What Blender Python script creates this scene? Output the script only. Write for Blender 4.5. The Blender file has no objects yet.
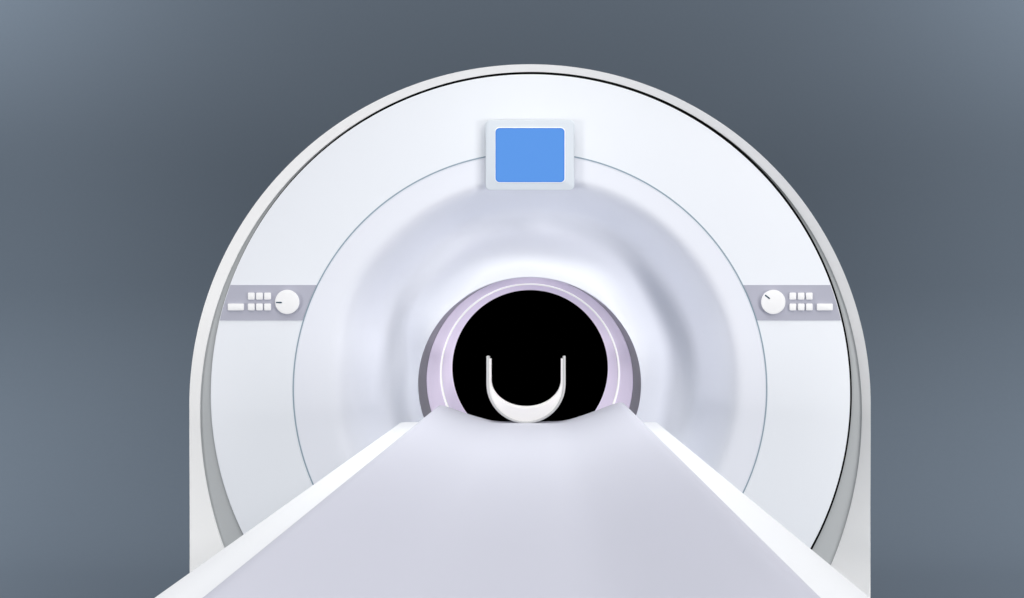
import bpy, bmesh, math
from math import sin, cos, pi, sqrt, hypot, atan2, radians
from mathutils import Vector

S = bpy.context.scene
C = S.collection
# ------------------------------------------------------------------ measures
CAMX, CAMY, EYE = 0.027, -3.5, 1.5          # eye position (m); scanner front plane is y = 0
U = 1 / 300.0                               # metres per picture unit on the front plane


def P(px, py, Y=0.0):
    k = (Y - CAMY) / -CAMY * U
    return Vector((CAMX + (px - 538) * k, Y, EYE - (py - 325) * k))


# ------------------------------------------------------------------ materials
def lin(h):
    out = []
    for i in (0, 2, 4):
        c = int(h[i:i + 2], 16) / 255
        out.append(c / 12.92 if c <= .04045 else ((c + .055) / 1.055) ** 2.4)
    return out


def mat(name, col, rough=.5, spec=.3, metal=0.0, coat=0.0, emit=None, es=0.0, var=.02, bump=0.0, bscale=400, nscale=3.0):
    m = bpy.data.materials.new(name)
    m.use_nodes = True
    nt = m.node_tree
    b = nt.nodes['Principled BSDF']
    b.inputs['Roughness'].default_value = rough
    b.inputs['Specular IOR Level'].default_value = spec
    b.inputs['Metallic'].default_value = metal
    b.inputs['Coat Weight'].default_value = coat
    b.inputs['Coat Roughness'].default_value = .15
    tc = nt.nodes.new('ShaderNodeTexCoord')
    nz = nt.nodes.new('ShaderNodeTexNoise')
    nz.inputs['Scale'].default_value = nscale
    nz.inputs['Detail'].default_value = 5
    nt.links.new(tc.outputs['Object'], nz.inputs['Vector'])
    mx = nt.nodes.new('ShaderNodeMix')
    mx.data_type = 'RGBA'
    nt.links.new(nz.outputs['Fac'], mx.inputs['Factor'])
    mx.inputs['A'].default_value = (*[c * (1 - var) for c in col], 1)
    mx.inputs['B'].default_value = (*[min(1, c * (1 + var)) for c in col], 1)
    nt.links.new(mx.outputs['Result'], b.inputs['Base Color'])
    if bump:
        n2 = nt.nodes.new('ShaderNodeTexNoise')
        n2.inputs['Scale'].default_value = bscale
        nt.links.new(tc.outputs['Object'], n2.inputs['Vector'])
        bp = nt.nodes.new('ShaderNodeBump')
        bp.inputs['Strength'].default_value = bump
        bp.inputs['Distance'].default_value = .002
        nt.links.new(n2.outputs['Fac'], bp.inputs['Height'])
        nt.links.new(bp.outputs['Normal'], b.inputs['Normal'])
    if emit:
        b.inputs['Emission Color'].default_value = (*emit, 1)
        b.inputs['Emission Strength'].default_value = es
    return m


M = dict(
    shell=mat('shell_enamel', (.985, .985, .98), .45, .3),
    recess=mat('recess_grey', (.49, .51, .52), .7, .1, var=.01),
    black=mat('gap_shadow_black', (.004, .004, .004), .9, .05),  # shadow of the gap, put into the colour
    face=mat('face_enamel', (.87, .898, .948), .4, .25, var=.008),
    centre=mat('centre_enamel', (.845, .865, .935), .45, .2, var=.008),
    seam=mat('seam_blue_grey', (.30, .39, .46), .5, .2),
    lip=mat('lip_satin_metal', (.38, .38, .42), .35, .5, metal=.6),
    lilac=mat('lilac_liner', (.86, .77, .97), .5, .2),
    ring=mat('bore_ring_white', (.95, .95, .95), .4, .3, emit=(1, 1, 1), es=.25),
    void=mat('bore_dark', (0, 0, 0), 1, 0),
    panel=mat('panel_grey_lilac', (.47, .475, .56), .55, .2, var=.01),
    button=mat('button_white', (.95, .95, .96), .4, .3),
    mark=mat('mark_slate', (.03, .07, .11), .5, .2),
    mon=mat('monitor_casing', (.68, .73, .79), .4, .3),
    bez=mat('monitor_bezel', (.95, .95, .95), .4, .3),
    screen=mat('screen_glow', (.01, .01, .01), .9, 0, emit=lin('5C99EA'), es=1.0),
    screen_edge=mat('screen_edge_glow', (.01, .01, .01), .9, 0, emit=lin('488CE8'), es=1.0),
    slab=mat('tabletop_white', (.82, .83, .845), .4, .3, var=.006),
    pad=mat('mattress_vinyl', (.545, .55, .62), .5, .25, var=.01, nscale=1.5),
    base=mat('base_white', (.75, .76, .78), .45, .3),
    rest=mat('head_rest_shell', (.58, .58, .58), .4, .3),
    restpad=mat('head_rest_pad', (.95, .93, .92), .5, .2),
    wall=mat('slate_paint', (.113, .139, .172), .85, .1, var=.025, nscale=40),
)


# ------------------------------------------------------------------ mesh helpers
def obj(name, bm, m, parent=None, smooth=True, ang=35):
    bmesh.ops.remove_doubles(bm, verts=bm.verts, dist=1e-6)
    bmesh.ops.recalc_face_normals(bm, faces=bm.faces)
    me = bpy.data.meshes.new(name)
    bm.to_mesh(me)
    bm.free()
    me.materials.append(M[m])
    if smooth:
        me.polygons.foreach_set('use_smooth', [True] * len(me.polygons))
        me.set_sharp_from_angle(angle=radians(ang))
    o = bpy.data.objects.new(name, me)
    C.objects.link(o)
    if parent:
        o.parent = parent
        o.matrix_parent_inverse = parent.matrix_basis.inverted()
    return o


def empty(name, loc, label, cat):
    o = bpy.data.objects.new(name, None)
    C.objects.link(o)
    o.location = loc
    o['label'] = label
    o['category'] = cat
    return o


def loft(loops, cap0=False, cap1=False, close=False, closed_loop=True):
    bm = bmesh.new()
    rows = [[bm.verts.new(p) for p in L] for L in loops]
    n = len(rows[0])
    pairs = list(zip(rows, rows[1:]))
    if close:
        pairs.append((rows[-1], rows[0]))
    for a, b in pairs:
        for i in range(n if closed_loop else n - 1):
            j = (i + 1) % n
            bm.faces.new((a[i], a[j], b[j], b[i]))
    if cap0:
        bm.faces.new(rows[0])
    if cap1:
        bm.faces.new(rows[-1])
    return bm


N = 288


def ell(cx, cy, rx, ry, Y, ry2=None):
    """closed ellipse on plane Y; ry2 = lower half height"""
    out = []
    for i in range(N):
        t = 2 * pi * i / N
        r = ry if sin(t) >= 0 or ry2 is None else ry2
        out.append(P(cx + rx * cos(t), cy - r * sin(t), Y))
    return out


def rrect(x0, y0, x1, y1, r, Y, k=6):
    out = []
    for cx, cy, a in ((x1 - r, y0 + r, 0), (x0 + r, y0 + r, 90), (x0 + r, y1 - r, 180), (x1 - r, y1 - r, 270)):
        for i in range(k + 1):
            t = radians(a + 90 * i / k)
            out.append(P(cx + r * cos(t), cy - r * sin(t), Y))
    return out


def plate(x0, y0, x1, y1, r, Yb, Yf, b=.4):
    """rounded plate with softened front edge"""
    h = (Yb - Yf)
    return loft([rrect(x0, y0, x1, y1, r, Yb),
                 rrect(x0, y0, x1, y1, r, Yf + min(h * .5, b * U)),
                 rrect(x0 + b * .3, y0 + b * .3, x1 - b * .3, y1 - b * .3, max(r - b * .3, .1), Yf + min(h * .2, b * U * .3)),
                 rrect(x0 + b, y0 + b, x1 - b, y1 - b, max(r - b, .1), Yf)], True, True)


# ------------------------------------------------------------------ backdrop: wall sweeping into the floor
WY, RAD = 4.6, 1.8
prof = [(-9.0, 0.0), (-3, 0), (0, 0), (WY - RAD, 0.0)]
prof += [(WY - RAD + RAD * sin(radians(a)), RAD - RAD * cos(radians(a))) for a in range(6, 91, 6)]
prof += [(WY, 4), (WY, 7.5)]
bd = obj('floor', loft([[Vector((x, y, z)) for y, z in prof] for x in (-13, 13)], closed_loop=False), 'wall')
bd['kind'] = 'structure'

# ------------------------------------------------------------------ scanner
sc = empty('mri_scanner', (0, 0, 0),
           'large white arched scanner with a round black bore, standing behind the patient table', 'scanner')

# openings and outlines measured on the machine
def opening(Y):
    return ell(531.1, 412, 330.8, 340, Y, 362)


FLOOR_PY = 325 + EYE * 300


def arch(Y, grow=0.0, back=False):
    """arched outline matched vertex by vertex to the opening (ray from opening centre)"""
    out = []
    R = 341 + grow
    ox, oy = 531.1, 412
    for i in range(N):
        t = 2 * pi * i / N
        dx, dy = cos(t), -sin(t)
        cx, cy = 530, 405
        # circle hit
        fx, fy = ox - cx, oy - cy
        b = fx * dx + fy * dy
        c = fx * fx + fy * fy - R * R
        s = -b + sqrt(b * b - c)
        x, y = ox + s * dx, oy + s * dy
        if y > cy:
            # straight sides, then the foot
            s = ((cx + R) - ox) / dx if dx > 1e-6 else ((cx - R) - ox) / dx if dx < -1e-6 else 1e9
            x, y = ox + s * dx, oy + s * dy
            fl = FLOOR_PY - 6
            if y > fl:
                s = (fl - oy) / dy
                x, y = ox + s * dx, fl
        out.append((x, y))
    # snap nearest vertices to the two foot corners
    for sx in (-1, 1):
        tx, ty = 530 + sx * R, FLOOR_PY - 6
        j = min(range(N), key=lambda k: hypot(out[k][0] - tx, out[k][1] - ty))
        out[j] = (tx, ty)
    return out


op0 = opening(0.0)
A = arch(0)
front, widths = [], []
for i in range(N):
    p = P(A[i][0], A[i][1], 0)
    w = (p - op0[i]).length
    cc = .5 + .5 * cos(2 * pi * i / N)
    q = P(A[i][0], A[i][1], -min((.26 + .54 * cc * cc) * w, .03 + .05 * cc * cc))
    q.z = max(q.z, 0.02)
    front.append(q)


def shrink(loop, f, dy):
    return [Vector((p.x * f, p.y + dy, 1.23 + (p.z - 1.23) * f if p.z > 1.23 else p.z)) for p in loop]


BACK = 1.55
body = [opening(.0085), [p + Vector((0, .003, 0)) for p in op0], opening(0.0)]
mid = [a.lerp(b, .03) for a, b in zip(op0, front)]
body = [opening(.0085), opening(.002), mid, [a.lerp(b, .97) for a, b in zip(op0, front)]]
# small rounded outer edge
e1 = [Vector((p.x * 1.0, p.y + .006, p.z)) for p in front]
body += [e1, shrink(e1, .998, .10), shrink([Vector((p.x, BACK - .05, p.z)) for p in front], .995, 0),
         shrink([Vector((p.x, BACK, p.z)) for p in front], .96, 0)]
obj('housing', loft(body, cap1=True), 'shell', sc, ang=25)
foot = bmesh.new()
for (x0, x1, y0, y1, z0, z1) in ((-1.10, 1.10, .10, 1.5, 0.0, .03),):
    bmesh.ops.create_cube(foot, size=1)
    for v in foot.verts:
        v.co = Vector(((x0 + x1) / 2 + v.co.x * (x1 - x0), (y0 + y1) / 2 + v.co.y * (y1 - y0), (z0 + z1) / 2 + v.co.z * (z1 - z0)))
obj('plinth', foot, 'recess', sc)

obj('recess_panel', loft([ell(530, 396, 305, 305, .0065), opening(.0065)][::-1]), 'recess', sc)
obj('gap_shadow_ring', loft([ell(531, 394, 318, 319.5, .012), ell(531, 394, 318, 319.5, .001),
                      ell(531.4, 394, 320.5, 322.3, .001), ell(531.4, 394, 320.5, 322.3, .006)]), 'black', sc)  # black ring stands in for the shadow in the gap round the face
FY = -.004
obj('face_cover', loft([ell(530.4, 394, 319.0, 319.0, .010), ell(530.4, 394, 319.7, 319.7, FY + .003),
                        ell(530.4, 394, 319.4, 319.4, FY + .0012), ell(530.4, 394, 318.6, 318.6, FY),
                        ell(530, 389.4, 237.4, 237.4, FY), ell(530, 389.4, 237.2, 237.2, FY + .006)]), 'face', sc)
obj('cover_seam', loft([ell(530, 389.4, 237.5, 237.5, FY + .004), ell(530, 389.4, 237.4, 237.4, FY - .0012),
                        ell(530, 389.4, 236.2, 236.2, FY - .0012), ell(530, 389.4, 236.1, 236.1, FY + .004)]), 'seam', sc)

# centre cover: flat outside, swelling forward to a nose round the bore
loops = [ell(530, 389.4, 236.3, 236.3, FY + .006), ell(530, 389.4, 236.25, 236.25, FY)]
K = 56


def smooth(a, b, x):
    x = min(1, max(0, (x - a) / (b - a)))
    return x * x * x * (x * (6 * x - 15) + 10)


# a channel runs round the bore: where it starts, is deepest and ends, by clock angle
CH = [(-90, .16, .74, 1.2, .21), (-20, .15, .68, 1.18, .24), (25, .14, .62, 1.06, .255), (65, .14, .54, .99, .225),
      (100, .18, .54, .97, .205), (140, .18, .67, 1.06, .195), (180, .24, .86, 1.2, .20), (225, .24, .86, 1.24, .20),
      (270, .16, .74, 1.2, .21)]
CREST = .055


def channel(th):
    d = (math.degrees(th) + 90) % 360 - 90
    for p, q in zip(CH, CH[1:]):
        if p[0] <= d <= q[0]:
            f = smooth(0, 1, (d - p[0]) / (q[0] - p[0]))
            return [p[n] + (q[n] - p[n]) * f for n in (1, 2, 3, 4)]


for k in range(K + 1):
    t = k / K                                   # 0 = seam, 1 = bore
    e = lambda a, b: a + (b - a) * t
    L = []
    for i in range(N):
        th = 2 * pi * i / N
        a, c, z, dep = channel(th)
        g = dep * smooth(a, c, t) if t < c else dep - (dep - CREST) * smooth(c, z, t)
        L.append(P(e(530, 529.6) + e(236.1, 112.2) * cos(th), e(389.4, 384) - e(236.1, 107.4) * sin(th), FY + g))
    loops.append(L)
NY = FY + CREST
loops.append(ell(529.6, 384, 111.6, 106.8, NY + .0015))
loops.append(ell(529.6, 384, 111.4, 106.6, NY + .005))
obj('centre_cover', loft(loops), 'centre', sc)
LY = NY + .045
obj('bore_lip', loft([ell(529.6, 384, 111.5, 106.7, NY + .004), ell(529.7, 383, 108.6, 105.6, NY + .02),
                      ell(529.8, 380.3, 103.4, 103.4, LY)]), 'lip', sc)
LY2 = LY + .035
fl = [ell(529.8, 380.2, 103.6, 103.5, LY + .002), ell(529.8, 380, 103, 103, LY - .001)]
for k in range(1, 9):
    t = k / 8
    fl.append(ell(529.8 + .3 * t, 380 - 12.2 * t, 103 - 25.2 * t, 103 - 25.2 * t, LY + .035 * t))
obj('bore_flare', loft(fl), 'lilac', sc)
t = .50


def fr(t, d, off=0.0):
    return ell(529.8 + .3 * t, 380 - 12.2 * t, 103 - 25.2 * t + d, 103 - 25.2 * t + d, LY + .035 * t + off)


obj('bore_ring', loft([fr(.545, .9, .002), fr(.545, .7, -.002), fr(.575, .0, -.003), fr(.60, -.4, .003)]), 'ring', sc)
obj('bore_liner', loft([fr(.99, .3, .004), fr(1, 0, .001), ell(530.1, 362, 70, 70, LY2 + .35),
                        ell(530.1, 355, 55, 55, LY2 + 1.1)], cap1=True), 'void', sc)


# control panels
def arcx(cx, cy, R, y, side):
    return cx + side * sqrt(R * R - (y - cy) ** 2)


def control_panel(side):
    n = 14
    a, b = [], []
    y0, y1 = 285.0, 320.3
    for i in range(n + 1):
        y = y0 + (y1 - y0) * i / n
        a.append((arcx(530, 389.4, 237.6, y, side), y))
        b.append((arcx(530.4, 394, 319.2, y, side), y))
    out = a + b[::-1]
    cx = sum(p[0] for p in out) / len(out)
    Yp = FY - .0025
    bm = loft([[P(x, y, FY + .001) for x, y in out], [P(x, y, Yp) for x, y in out]], True, True)
    p = obj('control_panel', bm, 'panel', sc, ang=30)

    def bt(name, x0, x1, y0, y1):
        obj(name, plate(x0, y0, x1, y1, 1.1, Yp + .001, Yp - .0075, .5), 'button', p)
    if side < 0:
        xs = ((247.8, 254.7), (256, 262.8), (264.1, 271))
        wide, kx = (227.7, 243.9), 287.2
        m0, m1 = (276.2, 302.5), (281.6, 302.5)
        p['label'] = 'grey panel with the round knob pointing straight left'
    else:
        xs = ((789.5, 796.2), (797.8, 804.5), (806, 812.7))
        wide, kx = (816.8, 832.9), 773.3
        m0, m1 = (765.3, 295.2), (769.6, 298.6)
        p['label'] = 'grey panel with the round knob pointing to the upper left'
    for ya, yb in ((292.6, 299.7), (303.5, 310.5)):
        for x0, x1 in xs:
            bt('button', x0, x1, ya, yb)
    bt('wide_button', wide[0], wide[1], 303.5, 310.5)
    Yk = Yp - .012
    obj('knob', loft([ell(kx, 302, 12.2, 12.2, Yp + .001), ell(kx, 302, 12.2, 12.2, Yk + .002),
                      ell(kx, 302, 11.9, 11.9, Yk + .0005), ell(kx, 302, 11.3, 11.3, Yk)], cap1=True), 'button', p)
    d = Vector((m1[0] - m0[0], m1[1] - m0[1])).normalized()
    nn = Vector((-d.y, d.x)) * .65
    q = [(m0[0] + nn.x, m0[1] + nn.y), (m1[0] + nn.x, m1[1] + nn.y), (m1[0] + d.x * .4, m1[1] + d.y * .4),
         (m1[0] - nn.x, m1[1] - nn.y), (m0[0] - nn.x, m0[1] - nn.y), (m0[0] - d.x * .4, m0[1] - d.y * .4)]
    obj('knob_mark', loft([[P(x, y, Yk + .0005) for x, y in q], [P(x, y, Yk - .0008) for x, y in q]], True, True), 'mark', p, False)


control_panel(-1)
control_panel(1)

# monitor
MY = FY - .030
mon = obj('monitor', plate(485.6, 120.2, 574.2, 190.2, 4.5, FY - .012, MY, .8), 'mon', sc)
obj('mount', plate(500, 135, 560, 176, 3, FY, FY - .013, .3), 'recess', mon)
obj('bezel', plate(494.6, 127.1, 565.4, 183.0, 4.6, MY + .001, MY - .0012, .3), 'bez', mon)
obj('screen_border', plate(495.5, 128, 564.5, 182.1, 4.0, MY, MY - .0022, .1), 'screen_edge', mon)
obj('screen', plate(496.5, 129, 563.5, 181.1, 3.2, MY, MY - .0032, .1), 'screen', mon)

# ------------------------------------------------------------------ patient table
TY = -.035                      # far end of the tabletop, just off the front of the scanner
NEAR = -2.75
pt = empty('patient_table', (0, -1.4, 0),
           'long white table with a hollowed lilac-grey mattress, running from the viewer to the black bore', 'patient table')


def slab_loop(y, z_off=0.0, inset=0.0):
    pass


pL, pR = P(403, 422, TY), P(655.5, 422, TY)
ZT = pL.z
X0, X1 = CAMX - 1.4095 * (EYE - ZT), CAMX + 1.2216 * (EYE - ZT)
# plan outline with rounded far corners, thick slab with softened top edge


def plan(z, ins):
    r = .020
    x0, x1, yf, yn = X0 - .001 + ins, X1 + .001 - ins, TY - ins, NEAR + ins
    o = []
    for cx, cy, a, rr in ((x1 - r, yf - r, 0, r), (x0 + r, yf - r, 90, r), (x0 + .08, yn + .08, 180, .08), (x1 - .08, yn + .08, 270, .08)):
        for i in range(9):
            t = radians(a + 90 * i / 8)
            o.append(Vector((cx + rr * cos(t), cy + rr * sin(t), z)))
    return o


obj('tabletop', loft([plan(ZT - .075, .03), plan(ZT - .06, .004), plan(ZT - .004, 0), plan(ZT - .001, .001), plan(ZT, .004)], True, True),
    'slab', pt)
# mattress cross-section, as seen at the far end
top = [(437.0, 407.6), (438.6, 405.9), (441.0, 405.1), (444.0, 405.3), (450, 407.2), (458, 410.1), (466, 412.9), (474, 415.5), (482, 417.8),
       (490, 419.8), (498, 421.0), (508, 421.6), (520, 421.8), (532, 421.8), (545, 421.8), (556, 421.4), (566, 419.9),
       (576, 417.2), (586, 413.9), (596, 410.2), (605, 406.8), (611, 404.6), (615, 403.1), (618.5, 402.2), (621.6, 402.3), (624.3, 403.8),
       (626.6, 406.4)]
MYe = TY - .001
sec = [P(x, y, MYe) for x, y in top]
for p in sec:
    p.z = max(p.z, ZT + .003)
lo0, lo1 = P(436.0, 421, MYe), P(628.6, 421, MYe)
lo0.x, lo1.x = sec[0].x - .002, sec[-1].x + .002
full = [Vector((lo0.x, 0, ZT - .001))] + sec + [Vector((lo1.x, 0, ZT - .001))]
# smooth resample
def resamp(pts, m):
    out = []
    for a in range(len(pts) - 1):
        p0, p1, p2, p3 = pts[max(a - 1, 0)], pts[a], pts[a + 1], pts[min(a + 2, len(pts) - 1)]
        for k in range(m):
            t = k / m
            out.append(.5 * ((2 * p1) + (p2 - p0) * t + (2 * p0 - 5 * p1 + 4 * p2 - p3) * t * t + (3 * p1 - p0 - 3 * p2 + p3) * t ** 3))
    out.append(pts[-1])
    return out


full = [full[0]] + resamp(full[1:-1], 3) + [full[-1]]
cxm = (full[0].x + full[-1].x) / 2


def sect(y, f):
    xl, wd = full[0].x, full[-1].x - full[0].x
    tp = .0156 * (TY - y) / 2.45          # right edge draws in slightly towards the near end
    return [Vector((cxm + (p.x - cxm) * (1 - .02 * (1 - f)) - tp * (p.x - xl) / wd, y, ZT - .001 + (p.z - ZT + .001) * f)) for p in full]


ys = [(MYe, .93), (MYe - .004, .985), (MYe - .010, 1.0)]
ys += [(-.3 - .15 * i, 1.0) for i in range(16)] + [(NEAR + .14, 1.0), (NEAR + .11, .97), (NEAR + .10, .85)]
obj('mattress', loft([sect(y, f) for y, f in ys], True, True), 'pad', pt, ang=60)


def box(x0, x1, y0, y1, z0, z1, bev=.02):
    bm = bmesh.new()
    bmesh.ops.create_cube(bm, size=1)
    for v in bm.verts:
        v.co = Vector(((x0 + x1) / 2 + v.co.x * (x1 - x0), (y0 + y1) / 2 + v.co.y * (y1 - y0), (z0 + z1) / 2 + v.co.z * (z1 - z0)))
    bmesh.ops.bevel(bm, geom=bm.edges[:], offset=bev, segments=3, affect='EDGES', profile=.5)
    return bm


obj('pedestal', box(-.26, .26, -2.2, -.45, .09, ZT - .076, .04), 'base', pt)
obj('foot', box(-.36, .36, -2.4, -.30, 0, .09, .02), 'recess', pt)

# ------------------------------------------------------------------ head rest
HY = -.104
hr = empty('head_rest', P(526, 424, HY), 'small white U-shaped head rest on the far end of the mattress before the black bore', 'head rest')


def upath(hw, ytop, cyy, ry, y, n=28):
    """U from left tip down and up to the right tip, centre 526"""
    o = [(526 - hw, ytop), (526 - hw, (ytop + cyy) / 2)]
    for i in range(n + 1):
        t = pi + pi * i / n
        o.append((526 + hw * cos(t), cyy - ry * sin(t)))
    o += [(526 + hw, (ytop + cyy) / 2), (526 + hw, ytop)]
    return [P(a, b, y) for a, b in o]


HB = HY + .10


def uband(o, i, yf, yb, inset):
    """closed band between two U outlines, tip to tip"""
    def ring(oo, ii, y):
        return upath(*oo, y) + upath(*ii, y)[::-1]
    o2 = (o[0] - inset, o[1] + inset, o[2], o[3] - inset)
    i2 = (i[0] + inset, i[1] + inset, i[2], i[3] + inset)
    bm = bmesh.new()

    def rows(oo, ii, y, scale_y=None):
        return [bm.verts.new(p) for p in upath(*oo, y)], [bm.verts.new(p) for p in upath(*ii, y)]
    fo, fi = rows(o2, i2, yf)
    mo, mi = rows(o, i, yf + inset * U)
    # back outlines keep real size: shift front outline straight back
    def back(r):
        return [bm.verts.new(Vector((v.co.x, yb, v.co.z))) for v in r]
    bo, bi = back(mo), back(mi)
    n = len(fo)
    strips = [(fo, fi), (fo, mo), (fi, mi), (mo, bo), (mi, bi), (bo, bi)]
    for a, b in strips:
        for k in range(n - 1):
            bm.faces.new((a[k], a[k + 1], b[k + 1], b[k]))
    for k in (0, n - 1):
        bm.faces.new((fo[k], fi[k], mi[k], mo[k]))
        bm.faces.new((mo[k], mi[k], bi[k], bo[k]))
    return bm


obj('shell', uband((39.6, 356.3, 384.0, 39.6), (37.2, 357.0, 384.0, 37.4), HY, HB, .5), 'rest', hr)
obj('pad', uband((37.1, 359.0, 384.0, 37.5), (35.2, 359.0, 380.5, 27.0), HY + .006, HB - .03, .4), 'restpad', hr)

# ------------------------------------------------------------------ lights
def area(name, loc, tgt, size, power, col, sy=None, spread=None):
    L = bpy.data.lights.new(name, 'AREA')
    L.shape = 'RECTANGLE'
    L.size = size
    L.size_y = sy or size
    L.energy = power
    L.color = col
    if spread:
        L.spread = radians(spread)
    o = bpy.data.objects.new(name, L)
    C.objects.link(o)
    o.location = loc
    o.rotation_euler = (Vector(tgt) - Vector(loc)).to_track_quat('-Z', 'Y').to_euler()
    return o


def lamp(i, *a, **k):
    p, c = LAMPS[i]
    if p > 0:
        area(*a[:4], p, c, **k)


W1 = (1, .985, .975)
LAMPS = {2: (3.2, (.97, 1, .95)), 3: (124, W1), 4: (126, W1), 6: (198, (1, .965, .93)),
         8: (1850, (.96, .985, 1)), 9: (760, (.96, .99, 1)), 10: (700, (.96, .99, 1)), 11: (560, (.96, .99, 1))}
WORLD = [((.9, .94, 1), .02), ((.985, .988, 1), 1.58)]      # all round, overhead
lamp(2, 'table_end_fill', (0.0, -.70, 3.1), (0, -.62, 1.0), .6, spread=75)  # added fill above the view, brightens the far end of the table
lamp(3, 'side_fill', (-5.0, -4.5, .9), (0, 0, .9), 1.5)  # this and the next: unseen fills added to brighten the lower face
lamp(4, 'side_fill', (5.0, -4.5, .9), (0, 0, .9), 1.5)
lamp(6, 'high_lamp', (5.0, -7.5, 5.5), (0, 0, 1.2), 2.0)


def wall_fill(i, sx, z, tx, tz):  # unseen spots added to lighten the corners and top of the backdrop
    p, c = LAMPS[i]
    if p <= 0:
        return
    L = bpy.data.lights.new('wall_fill', 'SPOT')
    L.energy = p
    L.color = c
    L.spot_size = radians(75)
    L.spot_blend = 1
    L.shadow_soft_size = .3
    o = bpy.data.objects.new('wall_fill', L)
    C.objects.link(o)
    o.location = (sx * 6.5, .4, z)
    o.rotation_euler = (Vector((sx * tx, WY, tz)) - o.location).to_track_quat('-Z', 'Y').to_euler()


for sx in (-1, 1):
    wall_fill(8, sx, 6.3, 4.9, 5.4)
    wall_fill(9 if sx < 0 else 10, sx, 3.1, 3.5, -.9)
wall_fill(11, 0, 7.5, 0, 6.2)

w = bpy.data.worlds.new('World')
S.world = w
w.use_nodes = True
# an even studio: dim all round, with overhead fill added to brighten level surfaces
nt = w.node_tree
bg = nt.nodes['Background']
tc = nt.nodes.new('ShaderNodeTexCoord')
sp = nt.nodes.new('ShaderNodeSeparateXYZ')
mr = nt.nodes.new('ShaderNodeMapRange')
mr.interpolation_type = 'SMOOTHSTEP'
mr.inputs['From Min'].default_value = .15
mr.inputs['From Max'].default_value = .95
nt.links.new(tc.outputs['Generated'], sp.inputs[0])
nt.links.new(sp.outputs['Z'], mr.inputs['Value'])
mx = nt.nodes.new('ShaderNodeMix')
mx.data_type = 'RGBA'
mx.inputs['A'].default_value = (*[c * WORLD[0][1] for c in WORLD[0][0]], 1)
mx.inputs['B'].default_value = (*[a * WORLD[0][1] + b * WORLD[1][1] for a, b in zip(WORLD[0][0], WORLD[1][0])], 1)
nt.links.new(mr.outputs['Result'], mx.inputs['Factor'])
nt.links.new(mx.outputs['Result'], bg.inputs['Color'])
bg.inputs['Strength'].default_value = 1

# ------------------------------------------------------------------ camera
cd = bpy.data.cameras.new('camera')
cam = bpy.data.objects.new('camera', cd)
C.objects.link(cam)
cam.location = (CAMX, CAMY, EYE)
cam.rotation_euler = (radians(90), 0, 0)
cd.sensor_width = 36
cd.lens = 36 * 1050 / 1024
cd.shift_x = -26 / 1024
cd.shift_y = 26 / 1024
cd.clip_start = .02
cd.clip_end = 100
S.camera = cam
S.view_settings.view_transform = 'Standard'
S.view_settings.look = 'None'
S.view_settings.gamma = 1
S.view_settings.exposure = 0
S.cycles.max_bounces = 8
S.cycles.use_denoising = True
